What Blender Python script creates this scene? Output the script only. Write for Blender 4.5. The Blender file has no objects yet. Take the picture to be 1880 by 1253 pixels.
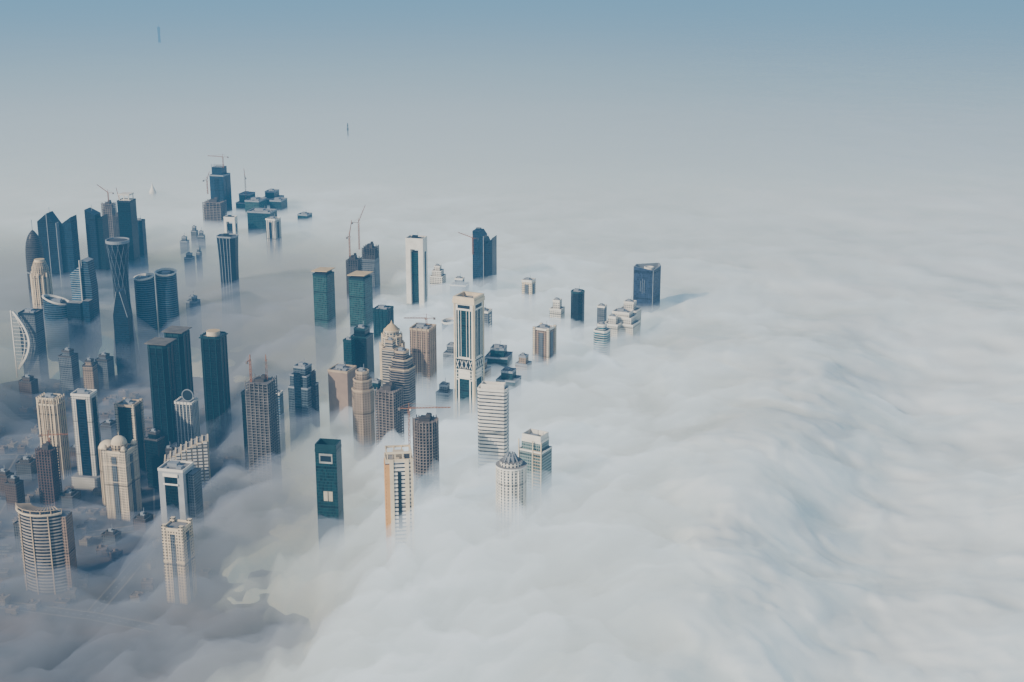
import bpy, bmesh, math, random, numpy as np
from mathutils import Vector
random.seed(5)
sc=bpy.context.scene; LINK=sc.collection.objects.link
H=760.; P=math.radians(16.4)
cam=bpy.data.cameras.new("camera"); co=bpy.data.objects.new("camera",cam); LINK(co)
cam.lens=50; cam.sensor_width=36; cam.clip_end=90000; cam.clip_start=1
co.location=(0,0,H); co.rotation_euler=(math.radians(90)-P,0,0); sc.camera=co
w=bpy.data.worlds.new("World"); sc.world=w; w.use_nodes=True
nt=w.node_tree; bg=nt.nodes["Background"]; sk=nt.nodes.new("ShaderNodeTexSky"); sk.sky_type='NISHITA'; sk.sun_disc=False
SD=Vector((-0.78,-0.62,0)).normalized(); EL=math.radians(30)
sk.sun_elevation=EL; sk.sun_rotation=math.atan2(SD.x,SD.y)
nt.links.new(sk.outputs[0],bg.inputs[0]); bg.inputs[1].default_value=0.11
s=bpy.data.lights.new("sun",'SUN'); s.energy=5; s.angle=math.radians(.6); s.color=(1,.90,.77)
so=bpy.data.objects.new("sun",s); LINK(so)
d=Vector((SD.x*math.cos(EL),SD.y*math.cos(EL),math.sin(EL))); so.rotation_euler=d.to_track_quat('Z','Y').to_euler()
# ---------------------------------------------------------------- fog
rng=np.random.RandomState(3)
perm=rng.permutation(4096); gx=rng.rand(4096)*2*math.pi
def perlin(x,y):
    xi=np.floor(x).astype(int); yi=np.floor(y).astype(int); fx=x-xi; fy=y-yi
    def g(a,b,dx,dy):
        h=perm[(perm[a&4095]+b)&4095]; an=gx[h]; return np.cos(an)*dx+np.sin(an)*dy
    u=fx**3*(fx*(fx*6-15)+10); v=fy**3*(fy*(fy*6-15)+10)
    a=g(xi,yi,fx,fy); b=g(xi+1,yi,fx-1,fy); c=g(xi,yi+1,fx,fy-1); e=g(xi+1,yi+1,fx-1,fy-1)
    return (a*(1-u)+b*u)*(1-v)+(c*(1-u)+e*u)*v
def fbm(x,y,o=4,k=.5):
    r=0;a=1
    for i in range(o):
        r=r+a*perlin(x*2**i+17*i,y*2**i+31*i); a*=k
    return r
def S(a,b,x):
    t=np.clip((x-a)/(b-a),0,1); return t*t*(3-2*t)
def G(cx,cy,rx_,ry_): return np.exp(-((X-cx)/rx_)**2-((Y-cy)/ry_)**2)
t=np.linspace(-1,1,620); q=np.linspace(0,1,700)
X,Y=np.meshgrid(1100*t+24000*t**7, 700+2600*q+34000*q**6)
wx=X+90*fbm(X/300,Y/300,3); wy=Y+90*fbm(X/300+9,Y/300+5,3)
bill=fbm(wx/380,wy/380,5,.45)
wx2=X+45*fbm(X/110+3,Y/110,3); wy2=Y+45*fbm(X/110+29,Y/110+5,3)
fine=fbm(wx2/110+50,wy2/110,4,.55); wisp=fbm(wx2/55+7,wy2/80+3,4,.55)
big=fbm(X/1000,Y/1000,3)
clr=1-S(.62,1.3,np.sqrt(((X+650)/275)**2+((Y-1790)/(np.where(Y<1790,430.,520.)))**2)+.28*bill+.12*fine)
corner=(1-S(.5,1.3,np.sqrt(((X+580)/320)**2+((Y-1280)/330)**2)+.3*bill+.12*fine))*(1-clr)
city=1-S(.5,1.45,np.sqrt(((X+500)/600)**2+((Y-1850)/1300)**2)+.35*bill+.1*fine)
rx=140+(Y-1166)*.327+60*perlin(Y/260,Y*0+3.3)+10*fine+20*bill
rd=(X-rx)
ry=1-S(1900,2500,Y)
ridge=np.where(rd<0,np.exp(-(rd/200)**2),np.exp(-(rd/98)**2))*ry
trough=np.exp(-((rd-180)/105)**2)*ry
far=S(1900,4200,Y); left=1-S(-1200,1100,X-.05*Y)
front=(1-S(1550,1750,Y))*S(-200,-130,X)
mid=(1-far)
right=S(-50,250,X)*mid
top=97+((18+7*right)*bill+(5+9*city)*fine*mid+(2+8*city)*wisp*mid)*(1-.9*far)+10*big*(1-.8*far)+33*ridge-15*trough+6*left-88*clr-70*corner+9*front-36*G(-200,1900,190,190)-14*G(-108,1640,60,80)-42*G(-815,2230,120,150)+16*G(-690,2380,80,80)
D=7+4*fbm(X/150+5,Y/150,4)+30*left*(1-.5*right)+city*np.clip(60+75*fbm(wx/330+70,wy/330,4),0,130)*(1-S(2600,3600,Y))+90*np.maximum(clr,corner)
deck=top-np.maximum(D,3)
leftdark=(1-S(-500,-100,X+120*bill+35*fine))*(1-S(2350,3300,Y+200*bill))
veil=top-6+12*fbm(X/170+15,Y/170,4)*mid+(9+8*city)*wisp*mid+1*far-130*np.maximum(leftdark,clr)+18*city*(1-leftdark)
veil=np.where(veil<deck-8,deck-8,veil)
top=np.maximum(top,7+6*bill)
def heightmesh(name,Z,closed):
    ny,nx=X.shape
    v=np.stack([X.ravel(),Y.ravel(),Z.ravel()],1)
    idx=np.arange(nx*ny).reshape(ny,nx)
    f=np.stack([idx[:-1,:-1],idx[:-1,1:],idx[1:,1:],idx[1:,:-1]],-1).reshape(-1,4)
    verts=v.tolist(); faces=f.tolist()
    if closed:
        b=np.concatenate([idx[0,:],idx[1:,-1],idx[-1,:-1][::-1],idx[1:-1,0][::-1]])
        n0=len(verts)
        for i in b: verts.append([v[i,0],v[i,1],-260])
        m=len(b)
        for k in range(m):
            a,c=int(b[k]),int(b[(k+1)%m]); faces.append([c,a,n0+k,n0+(k+1)%m])
        faces.append([n0+m-1-k for k in range(m)])
    me=bpy.data.meshes.new(name); me.from_pydata(verts,[],faces); me.update()
    me.polygons.foreach_set("use_smooth",[True]*len(me.polygons))
    o=bpy.data.objects.new(name,me); LINK(o); o["kind"]="structure"; return o
def volmat(name,ds,cs,da,em,ec):
    m=bpy.data.materials.new(name); m.use_nodes=True; t=m.node_tree; t.nodes.clear()
    o=t.nodes.new("ShaderNodeOutputMaterial"); last=None
    L=[]
    if ds>0:
        n=t.nodes.new("ShaderNodeVolumeScatter"); n.inputs["Color"].default_value=(*cs,1); n.inputs["Density"].default_value=ds; L.append(n)
    if da>0:
        n=t.nodes.new("ShaderNodeVolumeAbsorption"); n.inputs["Color"].default_value=(0,0,0,1); n.inputs["Density"].default_value=da; L.append(n)
    if em>0:
        n=t.nodes.new("ShaderNodeEmission"); n.inputs["Color"].default_value=(*ec,1); n.inputs["Strength"].default_value=em; L.append(n)
    last=L[0]
    for n in L[1:]:
        a=t.nodes.new("ShaderNodeAddShader"); t.links.new(last.outputs[0],a.inputs[0]); t.links.new(n.outputs[0],a.inputs[1]); last=a
    t.links.new(last.outputs[0],o.inputs["Volume"]); return m
# ---------------------------------------------------------------- surface materials
_mc={}
def plain(name,c,rough=.9,vary=.25,scale=.08,metal=0):
    if name in _mc: return _mc[name]
    m=bpy.data.materials.new(name); m.use_nodes=True; t=m.node_tree; b=t.nodes["Principled BSDF"]
    b.inputs["Roughness"].default_value=rough; b.inputs["Metallic"].default_value=metal
    b.inputs["Specular IOR Level"].default_value=.15
    tc=t.nodes.new("ShaderNodeTexCoord"); n=t.nodes.new("ShaderNodeTexNoise"); n.inputs["Scale"].default_value=scale; n.inputs["Detail"].default_value=6
    t.links.new(tc.outputs["Object"],n.inputs["Vector"])
    r=t.nodes.new("ShaderNodeMapRange"); r.inputs["To Min"].default_value=1-vary; r.inputs["To Max"].default_value=1+vary
    r.inputs["From Min"].default_value=.3; r.inputs["From Max"].default_value=.7
    t.links.new(n.outputs["Fac"],r.inputs["Value"])
    v=t.nodes.new("ShaderNodeVectorMath"); v.operation='SCALE'; v.inputs[0].default_value=c
    t.links.new(r.outputs[0],v.inputs["Scale"]); t.links.new(v.outputs[0],b.inputs["Base Color"])
    _mc[name]=m; return m
def fac(name,wall,glass,fl=3.8,bay=3.2,wv=.6,wu=.65,gr=.25,wr=.8,spand=0):
    """windows of wv x wu of each storey / bay; values above 1 make continuous strips"""
    if name in _mc: return _mc[name]
    m=bpy.data.materials.new(name); m.use_nodes=True; t=m.node_tree; b=t.nodes["Principled BSDF"]; L=t.links.new
    b.inputs["Specular IOR Level"].default_value=.2
    uv=t.nodes.new("ShaderNodeUVMap"); sx=t.nodes.new("ShaderNodeSeparateXYZ"); L(uv.outputs[0],sx.inputs[0])
    def M(op,a,bv=None):
        n=t.nodes.new("ShaderNodeMath"); n.operation=op
        for i,x in enumerate((a,bv)):
            if x is None: continue
            if isinstance(x,(int,float)): n.inputs[i].default_value=x
            else: L(x,n.inputs[i])
        return n.outputs[0]
    u=M('DIVIDE',sx.outputs[0],bay); v=M('DIVIDE',sx.outputs[1],fl)
    mu=M('LESS_THAN',M('FRACT',u),wu); mv=M('LESS_THAN',M('FRACT',v),wv); mask=M('MULTIPLY',mu,mv)
    # plant floors every so often read as a darker band
    pf=M('LESS_THAN',M('FRACT',M('DIVIDE',sx.outputs[1],fl*13)),.06)
    cb=t.nodes.new("ShaderNodeCombineXYZ"); L(M('FLOOR',u),cb.inputs[0]); L(M('FLOOR',v),cb.inputs[1])
    wn=t.nodes.new("ShaderNodeTexWhiteNoise"); wn.noise_dimensions='2D'; L(cb.outputs[0],wn.inputs["Vector"])
    nz=t.nodes.new("ShaderNodeTexNoise"); nz.inputs["Scale"].default_value=.05; nz.inputs["Detail"].default_value=5; L(uv.outputs[0],nz.inputs["Vector"])
    def scaled(c,src,lo,hi,f0=0,f1=1):
        r=t.nodes.new("ShaderNodeMapRange"); r.inputs["From Min"].default_value=f0; r.inputs["From Max"].default_value=f1
        r.inputs["To Min"].default_value=lo; r.inputs["To Max"].default_value=hi; L(src,r.inputs["Value"])
        s=t.nodes.new("ShaderNodeVectorMath"); s.operation='SCALE'; s.inputs[0].default_value=c; L(r.outputs[0],s.inputs["Scale"]); return s.outputs[0]
    gc=scaled(glass,wn.outputs["Value"],.4,1.9); wc=scaled(wall,nz.outputs["Fac"],.78,1.12,.3,.7)
    mx=t.nodes.new("ShaderNodeMix"); mx.data_type='RGBA'; L(mask,mx.inputs["Factor"]); L(wc,mx.inputs["A"]); L(gc,mx.inputs["B"])
    sc_=t.nodes.new("ShaderNodeVectorMath"); sc_.operation='SCALE'; L(mx.outputs["Result"],sc_.inputs[0]); L(M('SUBTRACT',1.0,M('MULTIPLY',pf,.45)),sc_.inputs["Scale"])
    L(sc_.outputs[0],b.inputs["Base Color"])
    rr=t.nodes.new("ShaderNodeMapRange"); rr.inputs["To Min"].default_value=wr; rr.inputs["To Max"].default_value=gr; L(mask,rr.inputs["Value"]); L(rr.outputs[0],b.inputs["Roughness"])
    _mc[name]=m; return m
ROOF=plain("roof_concrete",(.26,.25,.24)); DROOF=plain("roof_dark",(.07,.07,.08)); WHITE=plain("white_panel",(.80,.75,.65),vary=.1)
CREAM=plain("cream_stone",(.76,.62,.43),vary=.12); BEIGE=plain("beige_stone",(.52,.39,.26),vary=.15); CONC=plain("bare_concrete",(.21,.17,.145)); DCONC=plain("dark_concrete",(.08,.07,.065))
DARK=plain("dark_panel",(.012,.02,.028),.5); TEALP=plain("teal_panel",(.012,.04,.045),.4); STEEL=plain("crane_paint",(.36,.15,.07),.6); GREY=plain("grey_panel",(.28,.30,.32),vary=.1); SAND=plain("tan_roof",(.60,.44,.25),vary=.12); NAVY=plain("navy_panel",(.02,.04,.07),.5)
TEAL=fac("teal_curtain_wall",(.016,.05,.055),(.004,.024,.028),3.8,1.6,.8,.85)
TEAL2=fac("green_teal_curtain_wall",(.055,.105,.098),(.01,.042,.04),3.8,3,.75,.8)
BLUE=fac("blue_curtain_wall",(.018,.04,.065),(.005,.018,.034),3.9,1.6,.82,.85)
DBLUE=fac("dark_blue_curtain_wall",(.009,.022,.036),(.003,.009,.018),3.9,2,.8,.85)
BLACKG=fac("dark_teal_curtain_wall",(.004,.014,.017),(.002,.007,.010),3.9,2.2,.85,.8)
BBAND=fac("blue_banded_glass",(.09,.13,.165),(.006,.024,.042),3.9,3,.7,1.1)
LBAND=fac("pale_blue_banded",(.28,.34,.38),(.02,.06,.10),3.9,3,.6,1.1)
WBAND=fac("white_banded",(.78,.72,.62),(.05,.055,.065),4.8,3,.36,1.1)
WGRID=fac("white_grid",(.74,.68,.57),(.05,.06,.07),3.7,3.4,.55,.5)
WCOL=fac("white_columns",(.68,.64,.56),(.04,.06,.07),3.7,4.2,1.1,.42)
CGRID=fac("cream_grid",(.74,.60,.42),(.06,.06,.06),3.7,3.4,.5,.45)
CCOL=fac("beige_columns",(.62,.47,.30),(.05,.045,.04),3.7,4.5,.85,.42)
BRGRID=fac("brown_grid",(.34,.23,.16),(.035,.03,.03),3.7,3.2,.6,.55)
TGRID=fac("tan_grid",(.40,.29,.20),(.045,.04,.035),3.7,4,.5,.5)
GGRID=fac("grey_grid",(.16,.17,.18),(.02,.03,.04),3.7,3,.6,.6)
BRONZE=fac("bronze_lattice",(.08,.07,.065),(.015,.016,.02),3.6,2,.7,.7)
SLATE=fac("slate_blue_wall",(.035,.05,.085),(.02,.032,.06),3.9,2,.8,.85)
# ---------------------------------------------------------------- mesh kit
class B:
    def __init__(s): s.v=[];s.f=[];s.uv=[];s.m=[]
    def face(s,pts,uv,mi):
        n=len(s.v); s.v+=[tuple(p) for p in pts]; s.f.append(tuple(range(n,n+len(pts)))); s.uv+=uv; s.m.append(mi)
    def loft(s,rings,mi=0,cap=1,bottom=False):
        n=len(rings[0]); per=[0]
        R0=rings[0]
        for i in range(n):
            a,b=R0[i],R0[(i+1)%n]; per.append(per[-1]+math.hypot(a[0]-b[0],a[1]-b[1]))
        for k in range(len(rings)-1):
            A,C=rings[k],rings[k+1]
            for i in range(n):
                j=(i+1)%n
                s.face([A[i],A[j],C[j],C[i]],[(per[i],A[i][2]),(per[i+1],A[j][2]),(per[i+1],C[j][2]),(per[i],C[i][2])],mi)
        if cap is not None:
            T=rings[-1]; s.face(T,[(p[0],p[1]) for p in T],cap)
        if bottom:
            T=rings[0][::-1]; s.face(T,[(p[0],p[1]) for p in T],cap or 0)
    def prism(s,pts,z0,z1,mi=0,cap=1,sc=1,bottom=False):
        s.loft([[(x,y,z0) for x,y in pts],[(x*sc,y*sc,z1) for x,y in pts]],mi,cap,bottom); return s
    def box(s,cx,cy,wx,wy,z0,z1,mi=0,cap=1):
        a,b=wx/2,wy/2; return s.prism([(cx-a,cy-b),(cx+a,cy-b),(cx+a,cy+b),(cx-a,cy+b)],z0,z1,mi,cap,1,z0>1)
    def cyl(s,cx,cy,r,z0,z1,mi=0,cap=1,r2=None,n=28):
        r2=r if r2 is None else r2
        c=[(math.cos(2*math.pi*i/n),math.sin(2*math.pi*i/n)) for i in range(n)]
        s.loft([[(cx+r*x,cy+r*y,z0) for x,y in c],[(cx+r2*x,cy+r2*y,z1) for x,y in c]],mi,cap,z0>1); return s
    def rev(s,cx,cy,prof,mi=0,cap=1,n=28,ey=1):
        c=[(math.cos(2*math.pi*i/n),math.sin(2*math.pi*i/n)*ey) for i in range(n)]
        s.loft([[(cx+r*x,cy+r*y,z) for x,y in c] for r,z in prof],mi,cap); return s
    def wall(s,pts,th,z0,z1,mi=0):
        """hollow parapet following a convex outline"""
        n=len(pts)
        cx=sum(p[0] for p in pts)/n; cy=sum(p[1] for p in pts)/n
        inn=[]
        for x,y in pts:
            d=math.hypot(x-cx,y-cy); f=(d-th*1.3)/d; inn.append((cx+(x-cx)*f,cy+(y-cy)*f))
        for i in range(n):
            j=(i+1)%n; a,b,c,e=pts[i],pts[j],inn[j],inn[i]
            z=lambda p,h:(p[0],p[1],h)
            s.face([z(a,z0),z(b,z0),z(b,z1),z(a,z1)],[(0,0)]*4,mi); s.face([z(c,z0),z(e,z0),z(e,z1),z(c,z1)],[(0,0)]*4,mi)
            s.face([z(a,z1),z(b,z1),z(c,z1),z(e,z1)],[(0,0)]*4,mi)
            s.face([z(b,z0),z(a,z0),z(e,z0),z(c,z0)],[(0,0)]*4,mi)
        return s
    def extr(s,pts,y0,y1,mi=0,cap=1):
        """outline in x,z pushed back along y"""
        n=len(pts)
        s.face([(x,y0,z) for x,z in pts],[(x,z) for x,z in pts],mi)
        s.face([(x,y1,z) for x,z in pts[::-1]],[(x,z) for x,z in pts[::-1]],mi)
        for i in range(n):
            a,b=pts[i],pts[(i+1)%n]; up=abs(b[0]-a[0])>abs(b[1]-a[1])*.9
            s.face([(a[0],y0,a[1]),(a[0],y1,a[1]),(b[0],y1,b[1]),(b[0],y0,b[1])],[(y0,a[1]),(y1,a[1]),(y1,b[1]),(y0,b[1])],cap if up else mi)
        return s
    def bar(s,p,q,t,mi=0):
        p=Vector(p);q=Vector(q);d=(q-p).normalized(); a=d.cross(Vector((0,0,1)) if abs(d.z)<.9 else Vector((1,0,0))).normalized()*t/2; b=d.cross(a).normalized()*t/2
        A=[p+a+b,p-a+b,p-a-b,p+a-b]; C=[x+(q-p) for x in A]
        for i in range(4):
            j=(i+1)%4; s.face([A[i],A[j],C[j],C[i]],[(0,0)]*4,mi)
        s.face(A[::-1],[(0,0)]*4,mi); s.face(C,[(0,0)]*4,mi); return s
def part(root,name,b,mats,smooth=False,label=None):
    if not isinstance(mats,(list,tuple)): mats=[mats,mats]
    me=bpy.data.meshes.new(name); me.from_pydata(b.v,[],b.f)
    for m in mats: me.materials.append(m)
    ul=me.uv_layers.new(name="UVMap"); ul.data.foreach_set("uv",[c for p in b.uv for c in p])
    me.polygons.foreach_set("material_index",b.m)
    me.update()
    o=bpy.data.objects.new(name,me); LINK(o); o.parent=root
    if label: o["label"]=label
    return o
def thing(name,label,cat,x,y,rot=0,z=0,group=None):
    e=bpy.data.objects.new(name,None); LINK(e); e.location=(x,y,z); e.rotation_euler=(0,0,math.radians(rot)); e.empty_display_size=5
    e["label"]=label; e["category"]=cat
    if group: e["group"]=group
    return e
def side(w,X,Y,rot,dr=1):
    a=abs(math.radians(-rot)-math.atan2(X,Y)); return w/(math.cos(a)+dr*math.sin(a))
def rect(w,d,ch=0):
    a,b=w/2,d/2
    if ch==0: return [(-a,-b),(a,-b),(a,b),(-a,b)]
    return [(-a+ch,-b),(a-ch,-b),(a,-b+ch),(a,b-ch),(a-ch,b),(-a+ch,b),(-a,b-ch),(-a,-b+ch)]
def plantroom(root,sx,sy,z,mat=GREY):
    b=B(); b.box(-.12*sx,.1*sy,.38*sx,.35*sy,z,z+4.5).box(.22*sx,-.12*sy,.2*sx,.24*sy,z,z+2.6)
    for i in range(5): b.box(random.uniform(-.36,.36)*sx,random.uniform(-.36,.36)*sy,2.2,2.6,z,z+1.6)
    part(root,"roof_plant_room",b,mat)
    if random.random()<.5:
        b=B(); b.bar((.1*sx,.1*sy,z),(.1*sx,.1*sy,z+11),.5); part(root,"antenna",b,GREY)
def std(nm,lab,X,Y,zt,w,mat,rot=-12,dr=1,ch=0,trim=WHITE,roof=ROOF,steps=None,strip=None,sw=.34,piers=None,plant=True,par=2.2,cap=None,cat="tower",fins=0,finmat=None):
    s=side(w,X,Y,rot,dr); dd=s*dr; r=thing(nm,lab,cat,X,Y+dd/2,rot)
    zb=zt-par; b=B()
    if steps:
        z0=0
        for f,k in steps: b.prism(rect(s*k,dd*k,ch*k),z0,zb*f); z0=zb*f-.01
        ks=steps[-1][1]
    else: b.prism(rect(s,dd,ch),0,zb); ks=1
    part(r,"facade",b,[mat,roof])
    part(r,"parapet",B().wall(rect(s*ks+.5,dd*ks+.5,ch*ks),1.2,zb-1.2,zt),trim)
    if steps:
        for f,k in steps[:-1]: part(r,"terrace_parapet",B().wall(rect(s*k+.5,dd*k+.5,ch*k),1,zb*f-1,zb*f+1.3),trim)
    if strip:
        b=B(); b.box(0,-dd/2-.35,s*sw,.9,0,zb-5); b.box(s/2+.35,0,.9,dd*sw,0,zb-5); part(r,"glazed_bay",b,[strip,trim])
    if piers:
        for i,(px,py) in enumerate(((-1,-1),(1,-1),(1,1),(-1,1))):
            b=B(); b.box(px*(s/2),py*(dd/2),s*.16,dd*.16,0,zt+1.5); part(r,"corner_pier",b,[piers,trim])
    if fins:
        b=B()
        for i in range(fins):
            x=-s/2+s*(i+.5)/fins; b.box(x,-dd/2-.4,.9,1.2,0,zt+.5)
            y=-dd/2+dd*(i+.5)/fins; b.box(s/2+.4,y,1.2,.9,0,zt+.5); b.box(-s/2-.4,y,1.2,.9,0,zt+.5)
        part(r,"facade_fin",b,finmat or trim)
    if cap:
        cm,ov,th=cap; part(r,"roof_canopy",B().box(0,0,s+ov,dd+ov,zt+2.5,zt+2.5+th).box(0,0,s*.7,dd*.7,zb,zt+2.5),cm)
    elif plant: plantroom(r,s*ks,dd*ks,zb)
    return r,s,dd
def constr(nm,lab,X,Y,zt,w,rot=-12,dr=1,mat=CONC,n=None,clad=None,cf=.0):
    """tower under construction: bare slabs, columns and core"""
    s=side(w,X,Y,rot,dr); dd=s*dr; r=thing(nm,lab,"unfinished tower",X,Y+dd/2,rot)
    pts=rect(s,dd,0) if n is None else [(s/2*math.cos(2*math.pi*(i+.5)/n),dd/2*math.sin(2*math.pi*(i+.5)/n)) for i in range(n)]
    b=B(); z=4
    while z<zt-4:
        k=1 if z<zt-14 else .94-.03*random.random()
        b.prism([(x*k,y*k) for x,y in pts],z,z+.75,0,0,1,True); z+=3.9
    ztop=z-3.9
    part(r,"floor_slab",b,mat)
    b=B()
    for i in range(len(pts)):
        a,c=pts[i],pts[(i+1)%len(pts)]; m=5 if n is None else 2
        for k in range(m):
            f=k/m; x=(a[0]*(1-f)+c[0]*f)*.95; y=(a[1]*(1-f)+c[1]*f)*.95
            b.box(x,y,1.1,1.1,0,ztop+random.choice((0,2.5,4)))
    part(r,"column",b,mat)
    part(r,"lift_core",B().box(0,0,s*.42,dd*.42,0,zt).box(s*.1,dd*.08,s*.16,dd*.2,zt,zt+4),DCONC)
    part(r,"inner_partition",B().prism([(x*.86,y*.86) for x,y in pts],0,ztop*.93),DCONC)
    if clad: part(r,"cladding",B().prism([(x*1.01,y*1.01) for x,y in pts],0,zt*cf),[clad,ROOF])
    return r,s,dd
def crane(X,Y,z0,h,jib,rot,luff=0):
    r=thing("tower_crane","orange-red lattice tower crane standing on unfinished tower","crane",X,Y,rot,z0,"tower cranes over the building sites")
    b=B(); a=1.0
    for px,py in((-a,-a),(a,-a),(a,a),(-a,a)): b.bar((px,py,0),(px,py,h),.45)
    z=0;k=1
    while z<h-3:
        b.bar((-a*k,-a,z),(a*k,-a,z+3.5),.3); b.bar((-a*k,a,z),(a*k,a,z+3.5),.3); b.bar((a,-a*k,z),(a,a*k,z+3.5),.3); z+=3.5;k=-k
    part(r,"mast",b,STEEL)
    b=B(); L=math.radians(luff); ex,ez=math.cos(L)*jib,math.sin(L)*jib
    for dy,dz in((-.7,0),(.7,0),(0,1.6)): b.bar((0,dy,h+dz),(ex,dy*.4,h+dz*.6+ez),.4)
    n=int(jib/4)
    for i in range(n):
        f=i/n; g=(i+1)/n; b.bar((ex*f,-.7,h+ez*f),(ex*g,0,h+1.3+ez*g),.25); b.bar((ex*f,.7,h+ez*f),(ex*g,0,h+1.3+ez*g),.25)
    part(r,"jib",b,STEEL)
    b=B(); b.bar((0,0,h),(0,0,h+7),.7); b.bar((0,0,h+7),(ex*.7,0,h+1.5+ez*.7),.2); b.bar((0,0,h+7),(-12,0,h+.5),.2); b.bar((0,-.6,h),(-13,-.6,h),.5); b.bar((0,.6,h),(-13,.6,h),.5); part(r,"counter_jib",b,STEEL)
    part(r,"counterweight",B().box(-12,0,3,2.2,h-2.5,h+.6),CONC); part(r,"operator_cab",B().box(1.8,-1.6,1.8,1.6,h-2.4,h-.2),WHITE)
# ================================================================ towers, north-west group
def dome(cx,cy,r,z,b,h=None,mi=0,n=20):
    h=h or r; b.rev(cx,cy,[(r*math.cos(a),z+h*math.sin(a)) for a in [math.pi/2*i/7 for i in range(7)]]+[(.1,z+h)],mi,mi,n)
r=thing("bullet_tower","dark bronze cylindrical tower with domed top and spire","tower",-880,2560)
part(r,"facade",B().rev(0,0,[(16.5,0),(16.5,150),(16.3,170),(15.5,184),(13.6,196),(10.8,205),(7,212),(3,217),(.8,219)],0,0,36),[BRONZE,BRONZE])
part(r,"spire",B().bar((0,0,217),(0,0,238),.9),GREY)
part(r,"base_ring",B().wall([(16.9*math.cos(i*.2618),16.9*math.sin(i*.2618)) for i in range(24)],.8,140,142),GREY)
r=thing("gabled_glass_tower","dark blue glass tower with peaked sloping crown","tower",-884,2710,-8)
part(r,"facade",B().extr([(-32,0),(6,0),(6,196),(-12,222),(-32,206)],-14,14),[DBLUE,NAVY])
part(r,"rear_wing",B().extr([(6,0),(32,0),(32,214),(9,198)],-4,24),[BLUE,NAVY])
part(r,"vertical_fin",B().box(6.5,-9,1.2,12,0,204).box(-12,-14.6,1.2,1,0,222),GREY)
part(r,"antenna",B().bar((-12,0,220),(-12,0,232),.6),GREY)
r=thing("ribbed_stone_tower","beige stone tower with rounded top and vertical columns","tower",-852,2500,-10)
part(r,"facade",B().rev(0,0,[(17,0),(17,145),(15,153),(15,163),(12,170),(11,174)],0,1,20),[CCOL,SAND])
b=B()
for i in range(14):
    a=i*math.pi/7; b.box(17.4*math.cos(a),17.4*math.sin(a),1.6,1.6,0,151+4*(i%2))
part(r,"stone_column",b,CREAM); b=B(); b.cyl(0,0,9,173,178); part(r,"crown_drum",b,[CREAM,SAND])
r=thing("slanted_slab_tower","tall dark blue glass slab with slanted roof","tower",-813,2735,-10)
part(r,"facade",B().extr([(-17,0),(4,0),(4,214),(-17,224)],-13,13),[DBLUE,NAVY]); part(r,"lower_wing",B().extr([(4,0),(17,0),(17,212),(4,205)],-9,16),[BLACKG,NAVY])
part(r,"roof_mast",B().bar((-8,0,218),(-8,0,232),.6),GREY)
r,s_,d_=std("crowned_slab_tower","dark glass tower topped by white roof frame",-775,2808,226,37,BLACKG,-10,trim=DARK,plant=False)
b=B().box(0,0,s_*.85,d_*.85,223,225)
for i in(-1,0,1): b.box(i*s_*.36,-d_*.36,1.4,1.4,225,236).box(i*s_*.36,d_*.36,1.4,1.4,225,236)
b.box(0,0,s_*.85,d_*.85,236,238.5); part(r,"crown_frame",b,WHITE)
constr("unfinished_tower","bare concrete tower under construction among glass towers",-885,3066,172,33)
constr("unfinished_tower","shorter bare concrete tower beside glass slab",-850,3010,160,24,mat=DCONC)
crane(-885,3080,166,26,30,170,35)
crane(-860,3075,150,28,30,120,50)
std("glass_tower","slim dark glass tower in thin fog",-763,2857,176,22,BLUE,-8,trim=DARK)
std("glass_tower","slim dark grey glass tower behind taller tower",-838,2790,190,20,GGRID,-8,trim=DARK)
# hyperboloid
r=thing("waisted_lattice_tower","dark glass tower pinched at the waist wrapped in pale diagonal lattice","tower",-680,2400)
def hr(z): return math.sqrt(13**2+((z-150)/(84 if z>150 else 100))**2*211) 
zs=[i*7.8 for i in range(31)]
part(r,"facade",B().rev(0,0,[(hr(z),z) for z in zs],0,1,40),[DBLUE,DROOF])
b=B()
for k in range(12):
    for sg in(-1,1):
        pr=None
        for i,z in enumerate(zs):
            a=k*2*math.pi/12+sg*i*.1; p=((hr(z)+.4)*math.cos(a),(hr(z)+.4)*math.sin(a),z)
            if pr: b.bar(pr,p,.5)
            pr=p
part(r,"diagonal_lattice",b,plain("slate_metal",(.16,.19,.22),.5))
part(r,"rim_ring",B().wall([(20.3*math.cos(i*.1963),20.3*math.sin(i*.1963)) for i in range(32)],1.2,231,236),GREY)
r=thing("pointed_glass_tower","small dark pointed glass tower in front of waisted tower","tower",-663,2335,-10)
part(r,"facade",B().extr([(-14,0),(14,0),(13,118),(2,162),(-4,162),(-13,122)],-9,9),[DBLUE,NAVY]); part(r,"edge_fin",B().bar((-13,-9.3,122),(-4,-9.3,162),.9).bar((13,-9.3,118),(2,-9.3,162),.9),GREY)
r=thing("stepped_striped_tower","pale blue striped tower with stepped leaning slabs","tower",-746,2405,-12)
part(r,"facade",B().extr([(-18,0),(2,0),(2,186),(-2,188),(-18,176)],-12,12),[LBAND,GREY]); part(r,"tall_slab",B().extr([(2,0),(17,0),(19,150),(15,198),(4,201)],-9,14),[BBAND,GREY])
part(r,"lower_block",B().box(-8,-20,26,16,0,128),[DBLUE,ROOF]); part(r,"lower_wing",B().box(14,-18,12,14,0,132),[BLUE,ROOF]); part(r,"edge_fin",B().box(2.3,-13,1,3,0,201),WHITE)
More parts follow.
